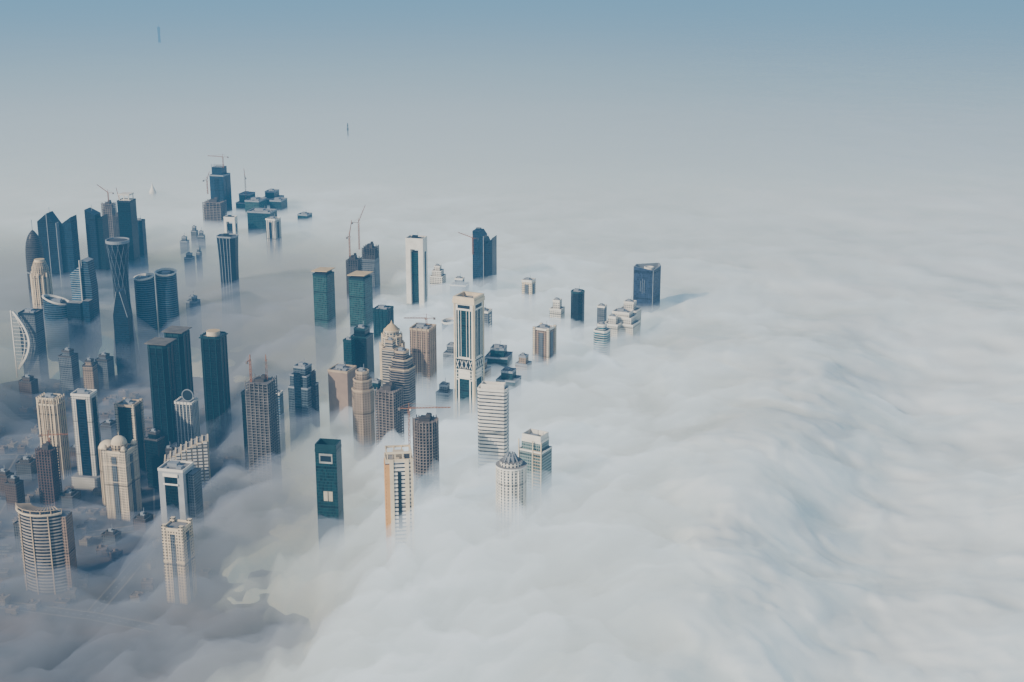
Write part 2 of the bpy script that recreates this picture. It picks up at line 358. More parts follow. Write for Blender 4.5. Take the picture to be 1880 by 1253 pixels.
def sliced(nm,lab,X,Y,zt,w,mat,slope,ey=.9,rot=0):
    r=thing(nm,lab,"tower",X,Y+w/2,rot); n=36; R=w/2; c=[(R*math.cos(2*math.pi*i/n),R*ey*math.sin(2*math.pi*i/n)) for i in range(n)]
    zz=lambda x,y:zt-7+slope*x+.12*y
    b=B(); b.loft([[(x,y,0) for x,y in c],[(x*.98,y*.98,zz(x,y)-4) for x,y in c]]); part(r,"facade",b,[mat,DROOF])
    b=B(); 
    for i in range(n):
        j=(i+1)%n; (x,y),(u,v)=c[i],c[j]; k=.9
        A=[(x*1.02,y*1.02,zz(x,y)-1.8),(u*1.02,v*1.02,zz(u,v)-1.8),(u*1.02,v*1.02,zz(u,v)),(x*1.02,y*1.02,zz(x,y))]; I=[(x*k,y*k,zz(x,y)),(u*k,v*k,zz(u,v)),(u*k,v*k,zz(u,v)-4),(x*k,y*k,zz(x,y)-4)]
        b.face(A,[(0,0)]*4,0); b.face([A[3],A[2],I[1],I[0]],[(0,0)]*4,0); b.face([I[0],I[1],I[2],I[3]],[(0,0)]*4,0)
    part(r,"white_rim",b,WHITE); part(r,"roof_plant_room",B().box(0,2,w*.35,w*.3,zt-14,zt-8),GREY); return r
sliced("sliced_glass_tower","curved blue glass tower with slanted open top",-648,2415,170,36,BBAND,.12,.8)
sliced("round_glass_tower","round teal glass tower with white slanted rim",-614,2434,174,38,BBAND,-.03,.95)
sliced("curved_low_block","low white-rimmed curved glass block beside round tower",-799,2388,134,47,BBAND,-.3,.6)
r,s_,d_=std("sail_fronted_tower","dark tower fronted by white curved lattice sail",-812,2300,132,40,GGRID,-10,trim=DARK)
b=B(); pr=None; q0=None
for i in range(17):
    f=i/16; z=36+100*f; x=28*math.sin(math.pi*(f*.9+.05)); p=(x-22,-d_/2-10,z); q=(x*.72-22,-d_/2-10,z)
    if pr: b.bar(pr,p,3.4); b.bar(q0,q,.9)
    if i%2==0: b.bar(q,p,.8)
    b.bar((-22,-d_/2-10,z),q,.5)
    pr=p;q0=q
b.bar((-22,-d_/2-10,20),(-22,-d_/2-10,138),1.8); part(r,"white_sail_screen",b,WHITE)
r=thing("white_pointed_dome","small white pointed dome rising out of fog","dome",-916,3586)
part(r,"drum",B().cyl(0,0,6,0,98),WHITE); part(r,"dome_shell",B().rev(0,0,[(9,96),(8.5,101),(6,107),(2.5,115),(.2,126)],0,0,16),WHITE)
r,s_,d_=std("stepped_blue_tower","tall blue glass tower with open construction crown",-691,3320,190,49,BLUE,-16,trim=GREY,strip=DBLUE,sw=.3)
part(r,"upper_block",B().box(-2,2,s_*.72,d_*.72,186,207),[BLUE,ROOF]); b=B()
for i in range(7):
    b.box(-s_*.36+i*s_*.12-2,-d_*.36+2,1,1,207,214-.7*i)
b.box(-2,2,s_*.75,1,211,212); part(r,"crown_frame",b,GREY)
crane(-680,3330,205,26,36,180,4); crane(-712,3290,150,34,20,60,60); crane(-640,3380,122,52,22,110,65)
constr("unfinished_block","low beige concrete block beside blue tower",-688,3225,147,56,-12,.8,mat=CONC)
std("stepped_glass_block","low teal glass block with pale roof trim",-640,3373,134,56,TEAL2,-14,1.1,steps=[(.85,1),(1,.7)],cat="building",trim=GREY)
std("glass_block","low teal glass block near fog edge",-588,3420,131,58,TEAL,-14,1.3,cat="building",steps=[(.88,1),(1,.6)],trim=GREY)
std("glass_block","low dark teal block with rooftop plant",-612,3330,127,52,TEAL2,-14,1.3,cat="building",trim=GREY)
std("glass_block","small teal block between larger glass blocks",-562,3360,122,42,TEAL,-14,1.3,cat="building",trim=GREY)
def gate(nm,lab,X,Y,zt,w,rot,dark,dr=.8,beam=12,pw=.2,zlow=0):
    s=side(w,X,Y,rot,dr); dd=s*dr; r=thing(nm,lab,"tower",X,Y+dd/2,rot)
    part(r,"white_frame",B().box(-s*(.5-pw/2),0,s*pw,dd,0,zt-beam,0,0).box(s*(.5-pw/2),0,s*pw,dd,0,zt-beam,0,0).box(0,0,s,dd,zt-beam,zt,0,1),[WHITE,ROOF])
    part(r,"recessed_glazing",B().box(0,1,s*(1-2*pw)-.1,dd*.62,0,zt-beam-7),[dark,DROOF])
    part(r,"side_window_strip",B().box(s/2+.2,0,.5,dd*.3,0,zt-beam-6),[dark,dark])
    part(r,"parapet",B().wall(rect(s+.4,dd+.4),1.2,zt,zt+2.4),WHITE); plantroom(r,s*.8,dd*.8,zt,DARK); return r
gate("white_gate_block","white portal-framed block with dark opening",-622,3083,135,30,-10,DBLUE,.7,8,.22)
std("teal_slab_block","long low teal glass block with rooftop plant",-560,3120,142,66,TEAL,-14,.7,cat="building",trim=GREY)
std("white_slab_tower","short white tower with dark window strips",-521,3039,142,33,WCOL,-24,1,strip=DBLUE,sw=.3)
std("low_block","small dark block nearly covered by fog",-480,3230,114,34,TEAL,-20,1,cat="building",trim=GREY)
r=thing("curved_waist_tower","dark glass tower with gently waisted sides and pale vertical bands","tower",-539,2640,-12)
b=B(); rings=[]
for i in range(13):
    f=i/12; z=190*f; k=.84+.16*(abs(f-.5)*2)**2; rings.append([(x*k,y*k,z) for x,y in rect(38,29,7)])
b.loft(rings); part(r,"facade",b,[DBLUE,DROOF]); b=B()
for sx_ in(-10,-3,4,10):
    pr=None
    for i in range(13):
        f=i/12; k=.84+.16*(abs(f-.5)*2)**2; p=(sx_*k,-14.5*k-.3,190*f)
        if pr: b.bar(pr,p,.9)
        pr=p
part(r,"pale_vertical_band",b,GREY); part(r,"parapet",B().wall(rect(38.6,29.6,7),1,189,192),GREY); plantroom(r,24,18,190,DARK)
for X_,Y_,z_,w_ in((-693,3039,125,16),(-672,3010,120,16),(-705,2990,112,20),(-666,2857,106,22),(-650,2880,113,12),(-582,2501,107,26),(-575,2800,98,18)):
    std("low_block","roof of small block just above fog",X_,Y_,z_,w_,GGRID,random.uniform(-25,0),1,steps=[(.93,1),(1,.6)],cat="building",trim=GREY)
def capped(nm,lab,X,Y,zt,w,mat,rot=-22):
    r,s,dd=std(nm,lab,X,Y,zt-7,w,mat,rot,1,ch=2,trim=TEALP,plant=False)
    part(r,"slanted_roof_canopy",B().extr([(-s/2-1,zt-3),(s/2+1,zt-1),(s/2+1,zt+.2),(-s/2-1,zt-1.6)],-dd/2-1,dd/2+1,0,0),SAND)
    part(r,"canopy_support",B().box(0,0,s*.75,dd*.75,zt-9,zt-3.2),DARK)
capped("canopied_teal_tower","teal glass tower with tan flat roof canopy",-325,2370,188,39,TEAL2)
capped("canopied_teal_tower","teal glass tower with tan roof canopy beside cranes",-258,2336,189,42,TEAL2)
constr("unfinished_tower","dark concrete frame tower under construction with crane",-292,2548,171,30,-14,mat=DCONC); crane(-298,2552,171,38,30,75,62)
constr("unfinished_tower","dark half-clad tower under construction",-267,2609,179,33,-14,mat=DCONC,clad=GGRID,cf=.85); crane(-286,2605,172,52,34,20,66)
gate("white_portal_tower","tall white portal-framed tower with dark central glazing",-172,2490,216,39,-14,TEAL,.8,18,.27)
std("white_stepped_building","low white stepped building in fog",-142,2638,131,31,WGRID,-15,1,steps=[(.86,1),(.94,.75),(1,.45)],cat="building")
std("grey_low_block","low grey block mostly buried in fog",-100,2621,111,37,GGRID,-15,.8,cat="building",steps=[(.9,1),(1,.5)])
r=thing("peaked_blue_tower","blue glass tower with slanted wedge top and crane","tower",-53,2670,-16)
part(r,"facade",B().extr([(-19,0),(3,0),(3,186),(-4,196),(-19,196)],-16,10),[BLUE,NAVY]); part(r,"right_wing",B().extr([(3,0),(20,0),(20,184),(14,176),(8,172),(3,182)],-14,16),[DBLUE,NAVY])
part(r,"roof_box",B().box(-12,2,9,8,194,199),[BBAND,ROOF]); part(r,"vertical_fin",B().box(3.2,-16.4,1,1.2,0,187),GREY)
crane(-75,2660,150,32,30,168,18)
std("cream_small_tower","small cream tower with flat roof parapet",31,2548,127,26,CGRID,-24,1,strip=GGRID,sw=.4,par=3)
std("white_small_tower","small white stepped tower rising from fog",80,2419,122,27,WGRID,-22,1,steps=[(.88,1),(1,.6)])
std("dark_round_tower","dark teal tower with rounded corners",115,2398,143,28,BLACKG,-22,1,ch=6,trim=TEALP)
std("grey_small_tower","slim grey tower poking out of fog",158,2405,116,17,GGRID,-22,1)
std("white_terraced_building","wide white terraced building above fog",190,2336,122,60,WGRID,-25,.7,steps=[(.85,1),(.94,.8),(1,.6)],cat="building")
std("white_terraced_block","white terraced block with roof parapets",205,2375,130,40,WGRID,-25,.8,steps=[(.9,1),(1,.55)],cat="building")
std("white_terraced_block","white block joined to terraced building",172,2325,118,30,WGRID,-25,.8,steps=[(.9,1),(1,.55)],cat="building")
std("teal_white_tower","small white and teal banded tower with rounded bay",149,2248,125,31,fac("teal_white_band",(.55,.55,.52),(.01,.08,.10),3.9,3,.6,1.1),-25,1,ch=4,steps=[(.93,1),(1,.55)])
# triangular tower
r=thing("triangular_tower","slate blue wedge-shaped tower with round roof opening and emblem","tower",246,2520,0)
tri=[(-25,-8),(9,-20),(26,8),(24,20),(-20,4)]
part(r,"facade",B().prism(tri,0,152),[SLATE,DROOF])
b=B()
for i in range(5):
    a,c=tri[i],tri[(i+1)%5]; za=161-.1*a[0]+.18*a[1]; zc=161-.1*c[0]+.18*c[1]
    b.face([(*a,150),(*c,150),(*c,zc),(*a,za)],[(0,150),(20,150),(20,zc),(0,za)],0); k=.92
    b.face([(a[0]*k,a[1]*k,152),(c[0]*k,c[1]*k,152),(c[0]*k,c[1]*k,zc),(a[0]*k,a[1]*k,za)],[(0,0)]*4,1)
    b.face([(*a,za),(*c,zc),(c[0]*k,c[1]*k,zc),(a[0]*k,a[1]*k,za)],[(0,0)]*4,1)
part(r,"slanted_parapet",b,[SLATE,GREY])
part(r,"edge_strip",B().bar((-25.2,-8.2,0),(-25.2,-8.2,162),1.2).bar((9.1,-20.3,0),(9.1,-20.3,156),1),GREY)
part(r,"roof_ring",B().wall([(3+9*math.cos(i*.3142),-1+8*math.sin(i*.3142)) for i in range(20)],1.4,152.2,159.5),WHITE)
b=B(); b.box(3,-1,3,3,152.2,158); part(r,"roof_hub",b,GREY)
b=B()
for i,(h0,h1) in enumerate(((116,136),(112,140),(114,138))):
    f=.36+.10*i; x=-25+34*f; y=-8-12*f-.25; b.bar((x,y,h0),(x,y,h1),.5)
part(r,"facade_emblem",b,GREY)
std("brown_corner_tower","brown and white tower with corner piers",52,2166,143,33,BRGRID,-28,1,piers=CGRID,strip=GGRID,sw=.3)
# ================================================================ central tall white tower
X_,Y_=-63,1982; rot=-25; s=side(43,X_,Y_,rot); r=thing("white_framed_skyscraper","tall white stone tower with dark glass bays and arched base","tower",X_,Y_+s/2,rot); zt=242
part(r,"facade",B().box(0,0,s,s,0,zt-8),[WHITE,DROOF])
for k in range(2):
    b=B()
    def fb(u,wd,z0,z1,o=.25):
        if k==0: b.box(u,-s/2-o/2,wd,o,z0,z1)
        else: b.box(s/2+o/2,u,o,wd,z0,z1)
    fb(0,s*.50,152,zt-20); fb(-s*.34,s*.07,118,zt-20); fb(s*.34,s*.07,118,zt-20)
    fb(0,s*.5,0,118); fb(-s*.36,s*.07,0,116); fb(s*.36,s*.07,0,116)
    part(r,"glazed_bay",b,[TEAL,DARK])
    b=B()
    for i in(-1,1): fb(i*s*.14,.6,152,zt-20,.9)
    for z in(120,125.5,131,148.5): fb(0,s*.9,z,z+1.1,.7)
    for i in range(4):
        u=-s*.33+i*s*.22
        for sg in(-1,1):
            p,q_=((u-2.2,-s/2-.5,134.5+(sg+1)*6),(u+2.2,-s/2-.5,146.5-(sg+1)*6)) if k==0 else ((s/2+.5,u-2.2,134.5+(sg+1)*6),(s/2+.5,u+2.2,146.5-(sg+1)*6))
            b.bar(p,q_,.9)
    part(r,"stone_moulding",b,WHITE)
    b=B(); fb(0,s*.86,133,148,.2); part(r,"dark_frieze",b,DARK); b=B(); fb(0,s*.62,zt-17,zt-12,.3); part(r,"upper_frieze",b,DARK)
part(r,"cornice",B().wall(rect(s+3.4,s+3.4),5,zt-10,zt-4).wall(rect(s+2,s+2),3.4,zt-4,zt),CREAM)
part(r,"roof_ring",B().wall([(7*math.cos(i*.3927),7*math.sin(i*.3927)) for i in range(16)],1.2,zt-8,zt-3),ROOF); part(r,"roof_hub",B().box(0,0,5,5,zt-8,zt-4),ROOF)
b=B()
for i in(-1,1):
    b.box(i*s*.47,-s/2-.6,s*.06,1.4,0,zt-10).box(s/2+.6,i*s*.47,1.4,s*.06,0,zt-10)
part(r,"edge_pilaster",b,CREAM)
std("grey_banded_tower","grey banded tower half hidden behind white skyscraper",-47,2312,132,27,GGRID,-20,1,strip=WBAND)
std("dark_teal_tower","dark teal glass tower with stepped roof",-232,2100,161,35,BLACKG,-18,1,trim=TEALP,steps=[(.93,1),(1,.7)])
std("dark_teal_tower","slim dark teal tower joined to stepped tower",-250,2085,148,18,TEAL,-18,1,trim=TEALP)
std("dark_teal_tower","dark teal tower with vertical fins",-212,2250,152,34,TEAL,-18,1,trim=TEALP,fins=4,finmat=TEALP)
r=thing("conical_roof_tower","cream cylindrical tower with conical tan roof and white piers","tower",-181,2058)
part(r,"facade",B().cyl(0,0,18,0,148).cyl(0,0,15,148,163).cyl(0,0,11,163,172),[fac("cream_curtain",(.62,.54,.42),(.04,.06,.07),3.7,5,.7,.55),CREAM])
part(r,"conical_roof",B().rev(0,0,[(12,172),(9.5,175),(6,179),(2,182),(.2,187)],0,0,20),SAND); b=B()
for i in range(12):
    a=i*math.pi/6; b.box(18.4*math.cos(a),18.4*math.sin(a),2,2,0,153)
    b.box(15.2*math.cos(a),15.2*math.sin(a),1.5,1.5,150,167)
part(r,"stone_pier",b,CREAM); b=B()
for z in(148,163,172): b.cyl(0,0,{148:19,163:16,172:12.4}[z],z-1,z+.8)
part(r,"cornice",b,CREAM)
std("brown_tower","brown stone tower with projecting fins under crane",-133,2028,182,40,BRGRID,-18,1,trim=BEIGE,fins=4,finmat=BEIGE); crane(-128,2050,178,14,34,190,3)
sliced("curved_roof_block","small teal block with curved white roof",-105,2300,123,28,BBAND,.1,.8)
b_=[(-95,2160,116,30),(-60,2180,120,24),(-21,2120,122,44),(-48,2080,114,32),(-5,2010,120,38),(18,2110,114,26),(-100,1990,106,26),(-200,1990,112,22)]
for X_,Y_,z_,w_ in b_: std("flat_roof_block","low flat-roofed block half buried in fog",X_,Y_,z_,w_,random.choice((TEAL,GGRID,TGRID)),random.uniform(-28,-12),1,steps=[(.9,1),(1,.6)],cat="building",trim=GREY)
std("tan_block_tower","plain tan tower with flat roof",-249,1974,134,42,plain("tan_render",(.34,.24,.18),vary=.12),-20,1,trim=BEIGE)
std("tan_round_tower","tan tower with rounded corners and stepped top",-210,1887,158,38,TGRID,-20,1,ch=8,trim=BEIGE,steps=[(.84,1),(.93,.85),(1,.6)]) 
std("dark_banded_tower","brown banded tower with pale balcony slabs",-158,1938,172,42,fac("brown_banded",(.28,.23,.19),(.025,.025,.03),3.7,3,.65,1.1),-22,1,ch=5,trim=BEIGE,steps=[(.86,1),(.94,.8),(1,.55)])
std("cream_banded_tower","cream banded tower with stepped shoulders",-178,1990,174,26,fac("cream_band",(.5,.44,.36),(.04,.045,.05),3.9,3,.5,1.1),-22,1,steps=[(.94,1),(1,.6)],trim=BEIGE)
constr("unfinished_tower","dark concrete grid tower under construction",-168,1828,156,40,-24,mat=CONC)
constr("unfinished_round_tower","round concrete tower under construction with scaffolding",-108,1659,168,40,-10,1,mat=CONC,n=12); crane(-128,1668,120,62,52,0,1)
r,s_,d_=std("white_banded_skyscraper","white tower with thin dark horizontal window bands",-24,1728,187,42,WBAND,-12,.55,ch=3,trim=WHITE,plant=False)
part(r,"roof_frame",B().wall(rect(s_*.8,d_*.6),1,185,192).box(0,0,s_*.5,d_*.4,185,188),WHITE); part(r,"side_window_strip",B().box(s_/2+.1,0,.4,d_*.16,0,178),[GREY,GREY])
std("blue_grey_tower","dark blue-grey tower with stepped pale-edged top",-303,1947,147,44,fac("slate_curtain",(.10,.13,.15),(.015,.025,.035),3.7,2.5,.65,.7),-22,1,strip=DBLUE,steps=[(.8,1),(.92,.85),(1,.6)],trim=GREY)
constr("unfinished_tower","tall dark concrete tower under construction with two masts",-338,1805,172,44,-14,mat=plain("grey_concrete",(.17,.155,.145))); crane(-350,1815,160,40,6,80,75); crane(-330,1822,160,38,6,100,75)
std("dark_slab_tower","dark slab tower behind concrete frame",-366,1880,132,26,BLACKG,-14,1,trim=DARK)
std("pale_small_tower","small pale banded tower behind unfinished tower",-341,1950,108,18,LBAND,-14,1)
for X_,Y_,z_,w_,l_ in((-517,1991,166,46,"dark teal glass tower with overhanging flat roof"),(-509,2061,164,45,"taller dark glass tower with flat roof canopy"),(-442,2007,176,45,"dark glass tower with rounded rooftop drum")):
    r,s_,d_=std("canopied_dark_tower",l_,X_,Y_,z_,w_*.9,BLACKG,-14,1,ch=4,trim=TEALP,cap=None if "drum" in l_ else (plain("dark_tan_roof",(.16,.14,.12)),4,1.2),plant=False,fins=3,finmat=TEALP)
    if "drum" in l_:
        part(r,"roof_drum",B().cyl(0,0,s_*.33,z_-2,z_+5),[CREAM,SAND]); part(r,"roof_canopy",B().box(0,0,s_+2,d_+2,z_-3.5,z_-2.4),TEALP)
# ring topped
r,s_,d_=std("ring_topped_tower","grey tower with white fins and large roof ring",-471,1937,98,34,GGRID,-12,.9,fins=5,finmat=WHITE,plant=False)
b=B(); n=24
for i in range(n):
    a,c=2*math.pi*i/n,2*math.pi*(i+1)/n; b.bar((4+8.5*math.cos(a),-3,106+8.5*math.sin(a)),(4+8.5*math.cos(c),-3,106+8.5*math.sin(c)),1.2)
part(r,"roof_ring_screen",b,GREY); b=B().extr([(4+8*math.cos(2*math.pi*i/20),106+8*math.sin(2*math.pi*i/20)) for i in range(20)],-3.3,-2.7,0,0)
part(r,"ring_glazing",b,DARK)
r=thing("fan_shaped_building","white fan-shaped building with stepped curved ribs","building",-452,1850,12)
part(r,"facade",B().extr([(-31,0),(31,0),(31,74),(14,70),(-10,58),(-31,46)],-8,14),[fac("white_deep_bays",(.5,.46,.40),(.03,.035,.04),3.7,6,.6,.8),ROOF])
for i in range(9):
    x=-30+7.4*i; h=50+26*math.sin(i/8*1.45); part(r,"curved_rib",B().extr([(x,0),(x+1.8,0),(x+1.8,h),(x,h)],-13+.6*i,10,0,0),CREAM)
b=B()
for i in range(8):
    x=-28+7.4*i; b.box(x+2.4,-10,5.2,4,0,49+24*math.sin(i/8*1.45))
part(r,"stair_bay",b,[WBAND,CREAM])
# ================================================================ south-west group
std("beige_column_tower","beige tower with vertical columns and flat crown",-650,1885,121,39,CCOL,-12,.9,ch=3,trim=CREAM,steps=[(.94,1),(1,.8)],fins=5,finmat=CREAM)
r,s_,d_=std("white_dark_strip_tower","white tower with broad dark glass central strip",-592,1855,138,35,WGRID,-10,.8,strip=DBLUE,sw=.5,trim=WHITE)
part(r,"podium",B().box(0,-4,s_*1.4,d_*1.5,0,18),[WGRID,ROOF])
def ornate(nm,lab,X,Y,zt,w,rot,mat,domes):
    r,s,dd=std(nm,lab,X,Y,zt,w,mat,rot,1,trim=CREAM,strip=GGRID,sw=.22,plant=False)
    for px,py in((-1,-1),(1,-1),(1,1),(-1,1)):
        b=B().box(px*s*.42,py*dd*.42,s*.2,dd*.2,0,zt+3); part(r,"corner_turret",b,[mat,CREAM])
        if domes: b=B(); dome(px*s*.42,py*dd*.42,s*.1,zt+3,b,s*.14); part(r,"turret_dome",b,CREAM)
    if domes:
        part(r,"dome_drum",B().cyl(0,0,s*.33,zt-3,zt+6),[CCOL,CREAM]); b=B(); dome(0,0,s*.32,zt+6,b,s*.32); b.bar((0,0,zt+6+s*.3),(0,0,zt+12+s*.3),.6); part(r,"central_dome",b,CREAM)
    for f in(.8,.55): part(r,"cornice",B().wall(rect(s+1.6,dd+1.6),1.4,zt*f,zt*f+1.4),CREAM)
    return r,s
ornate("domed_stone_tower","cream ornate stone tower with domes and corner turrets",-517,1741,97,44,-14,CGRID,True)
r=thing("stone_annex","lower cream round annex with small dome behind ornate tower","tower",-545,1800); part(r,"facade",B().cyl(0,0,13,0,82),[CCOL,CREAM]); b=B(); dome(0,0,12,82,b,9); part(r,"dome_shell",b,CREAM)
std("dark_beige_tower","dark glass tower with beige vertical edges",-540,1885,112,34,BLACKG,-12,1,trim=BEIGE,piers=CGRID)
constr("unfinished_tower","dark brown concrete frame tower with crane",-624,1778,89,30,-12,mat=plain("brown_concrete",(.12,.075,.06))); crane(-620,1790,88,14,26,0,2)
r,s_,d_=std("arched_grey_tower","light grey tower with dark arched central bay",-422,1653,107,44,plain("light_grey_stone",(.42,.43,.43),vary=.1),-14,.9,trim=WHITE,strip=BLACKG,sw=.5)
part(r,"bay_header",B().box(0,-d_/2-1,s_*.6,1.4,97,101).box(0,-d_/2-1,s_*.6,1.2,86,88),WHITE); part(r,"side_wing",B().box(s_*.62,d_*.2,s_*.28,d_*.7,0,98),[GGRID,ROOF])
ornate("turreted_cream_tower","cream tower with notched turrets rising from fog",-386,1500,95,34,-14,CGRID,False)
# large curved banded building
r=thing("curved_banded_building","large curved building with white and dark horizontal bands","building",-552,1530,-8)
def arc(R,a0,a1,n,cx=0,cy=0): return [(cx+R*math.cos(a0+(a1-a0)*i/n),cy+R*math.sin(a0+(a1-a0)*i/n)) for i in range(n+1)]
cy=30; A0,A1=math.radians(205),math.radians(318)
pl=arc(36,A0,A1,18,0,cy)+arc(18,A1,A0,18,0,cy)
part(r,"facade",B().prism(pl,0,100),[fac("banded_curve",(.42,.36,.30),(.03,.03,.035),4.0,3,.55,1.1),DROOF])
b=B(); o_=arc(36.8,A0,A1,18,0,cy)
for k in range(18): b.bar((*o_[k],100.8),(*o_[k+1],100.8),1.8)
part(r,"parapet",b,CREAM); b=B()
for k in range(1,18): b.bar((*o_[k],106),(*arc(20,A0,A1,18,0,cy)[k],104),.8)
for k in range(18): b.bar((*o_[k],106),(*o_[k+1],106),.8)
for k in range(0,19,3): b.bar((*o_[k],101),(*o_[k],106),.8)
part(r,"roof_pergola",b,BEIGE)
e=arc(27,A1,A1+.01,1,0,cy)[0]; part(r,"end_tower",B().box(e[0]+2,e[1]+2,19,18,0,96),[BRGRID,ROOF])
b=B()
for k in(4,9,14): b.bar((*o_[k],0),(*o_[k],100),1.2)
part(r,"vertical_rib",b,BEIGE)
# ================================================================ south fog edge
r,s_,d_=std("dark_teal_slab","dark teal glass tower with open frame top and square opening",-215,1550,172,31,TEAL,-10,.8,trim=TEALP,plant=False)
part(r,"crown_frame",B().wall(rect(s_,d_),1.6,170,178).box(0,0,s_*.5,d_*.4,168,172),TEALP); part(r,"square_window",B().box(s_*.05,-d_/2-.4,s_*.42,.9,108,120),plain("pale_panel",(.5,.45,.34),.4)); part(r,"window_cross",B().box(s_*.05,-d_/2-1,.6,.4,108,120),DARK)
part(r,"upper_opening",B().box(0,-d_/2-.3,s_*.62,.7,155,167,0,0),plain("pale_grey_frame",(.35,.36,.33))); part(r,"upper_recess",B().box(0,-d_/2-.8,s_*.5,.4,157.5,164.5),DARK)  # pale grey frame with a dark panel in front of it
r,s_,d_=std("cream_striped_tower","cream tower with warm lit side and banded centre",-128,1489,184,32,WBAND,8,.75,trim=CREAM,plant=False)
SUNSIDE=plain("sunlit_side_tone",(.72,.37,.13),vary=.08)  # warm sunlight on the left side, put into the colour
part(r,"side_panel",B().box(-s_/2-.3,0,.7,d_+.4,0,178).box(-s_*.42,-d_/2-.3,s_*.14,.8,0,178),SUNSIDE); part(r,"stone_edge",B().box(-s_*.28,-d_/2-.5,s_*.14,1.4,0,184).box(s_*.28,-d_/2-.5,s_*.14,1.4,0,184).box(s_*.46,-d_/2-.4,s_*.08,1,0,180),CREAM)
part(r,"centre_strip",B().box(0,-d_/2-.3,s_*.12,.8,100,168),[BLACKG,DARK]); b=B()
for i in range(4):
    b.box(-s_*.42+i*s_*.28,-d_*.42,1.4,1.4,182,192).box(-s_*.42+i*s_*.28,d_*.42,1.4,1.4,182,192)
b.wall(rect(s_*.95,d_*.95),1.3,190,192.5).box(0,0,s_*.4,d_*.5,182,189); part(r,"crown_frame",b,CREAM)
r=thing("round_white_tower","round white tower with spiked crown and window columns","tower",-1,1530)
part(r,"facade",B().cyl(0,0,17,0,162).cyl(0,0,13,162,167),[fac("round_white",(.76,.70,.59),(.05,.06,.07),3.6,4.45,.62,.45),ROOF]); b=B()
for i in range(12):
    a=i*math.pi/6; b.box(17.2*math.cos(a),17.2*math.sin(a),1.2,1.2,0,160)
part(r,"vertical_rib",b,WHITE); part(r,"cornice",B().cyl(0,0,18,160,162.3),[WHITE,ROOF]); b=B()
for i in range(10):
    a=i*math.pi/5; b.bar((11*math.cos(a),11*math.sin(a),164),(4*math.cos(a),4*math.sin(a),176),1.3)
part(r,"crown_spike",b,GREY); part(r,"roof_drum",B().cyl(0,0,6,166,173),GREY)
r,s_,d_=std("grey_teal_slab","grey-teal glass slab with stepped pale balcony frames",28,1590,168,40,fac("grey_teal_wall",(.26,.31,.29),(.03,.07,.07),3.8,2.6,.6,.7),-30,.8,trim=WHITE,steps=[(.93,1),(1,.82)])
b=B()
for z in range(60,160,4): b.box(s_*.3,-d_/2-.6,s_*.33,1.2,z,z+.6)
part(r,"balcony_stack",b,BEIGE); b=B()
for x in(-.48,.12,.48): b.box(s_*x,-d_/2-.6,.9,1.4,0,168)
part(r,"vertical_fin",b,CREAM); part(r,"roof_frame",B().wall(rect(s_*.8,d_*.8),1,166,174),WHITE)
# hazy left
BRD=fac("dark_brown_grid",(.13,.09,.07),(.02,.02,.02),3.6,3.2,.55,.5); GRD=fac("dim_grey_grid",(.10,.10,.10),(.02,.025,.03),3.6,3.2,.55,.5)
for X_,Y_,z_,w_,m_ in((-741,2260,77,32,GGRID),(-700,2240,66,24,TGRID),(-690,2290,60,30,GGRID),(-790,2200,50,30,BRD),(-497,1850,83,27,BLACKG),(-585,1680,34,24,BRD),(-612,1640,44,28,GRD),(-665,1760,50,24,BRD),
  (-700,1820,36,26,BRD),(-690,1880,30,30,GRD),(-600,1780,20,30,GRD),(-640,1950,22,30,BRD),(-590,1960,20,26,GRD),(-480,1700,22,26,BRD),(-510,1660,18,24,GRD),(-620,2050,24,34,GRD),(-490,1900,40,24,GRD)):
    std("mid_rise_block","hazy dark mid-rise block with stepped flat roof",X_,Y_,z_,w_,m_,random.uniform(-22,-5),random.uniform(.7,1.2),steps=[(.9,1),(1,.6)],cat="building",trim=DCONC)
r=thing("distant_tower","slim distant tower alone above fog","tower",-2031,8348)
part(r,"facade",B().rev(0,0,[(13,0),(8,90),(6.5,140),(8,160),(9,178),(5,186)],0,1,16),[BLUE,GREY]); part(r,"spire",B().bar((0,0,185),(0,0,205),1.6),GREY)
r=thing("distant_mast","thin distant mast above fog","mast",-533,4622); part(r,"mast_shaft",B().bar((0,0,0),(0,0,136),2.6),DCONC); part(r,"mast_platform",B().box(0,0,5,5,112,120).box(0,0,4,4,126,130),DCONC)
# ================================================================ ground level
def gmat():
    m=bpy.data.materials.new("dusty_ground"); m.use_nodes=True; t=m.node_tree; b=t.nodes["Principled BSDF"]; b.inputs["Roughness"].default_value=1
    tc=t.nodes.new("ShaderNodeTexCoord"); n=t.nodes.new("ShaderNodeTexNoise"); n.inputs["Scale"].default_value=.012; n.inputs["Detail"].default_value=9
    t.links.new(tc.outputs["Object"],n.inputs["Vector"]); r=t.nodes.new("ShaderNodeValToRGB"); r.color_ramp.elements[0].position=.45; r.color_ramp.elements[1].position=.72
    r.color_ramp.elements[0].color=(.018,.016,.015,1); r.color_ramp.elements[1].color=(.15,.10,.07,1); t.links.new(n.outputs["Fac"],r.inputs[0]); t.links.new(r.outputs[0],b.inputs["Base Color"]); return m
g=part(None,"ground",B().box(0,18000,50000,40000,-2,0,0,0),gmat()); g["kind"]="structure"
ASPH=plain("asphalt",(.05,.05,.055)); PAINT=plain("road_paint",(.6,.6,.58)); KERB=plain("kerb_stone",(.20,.17,.14))
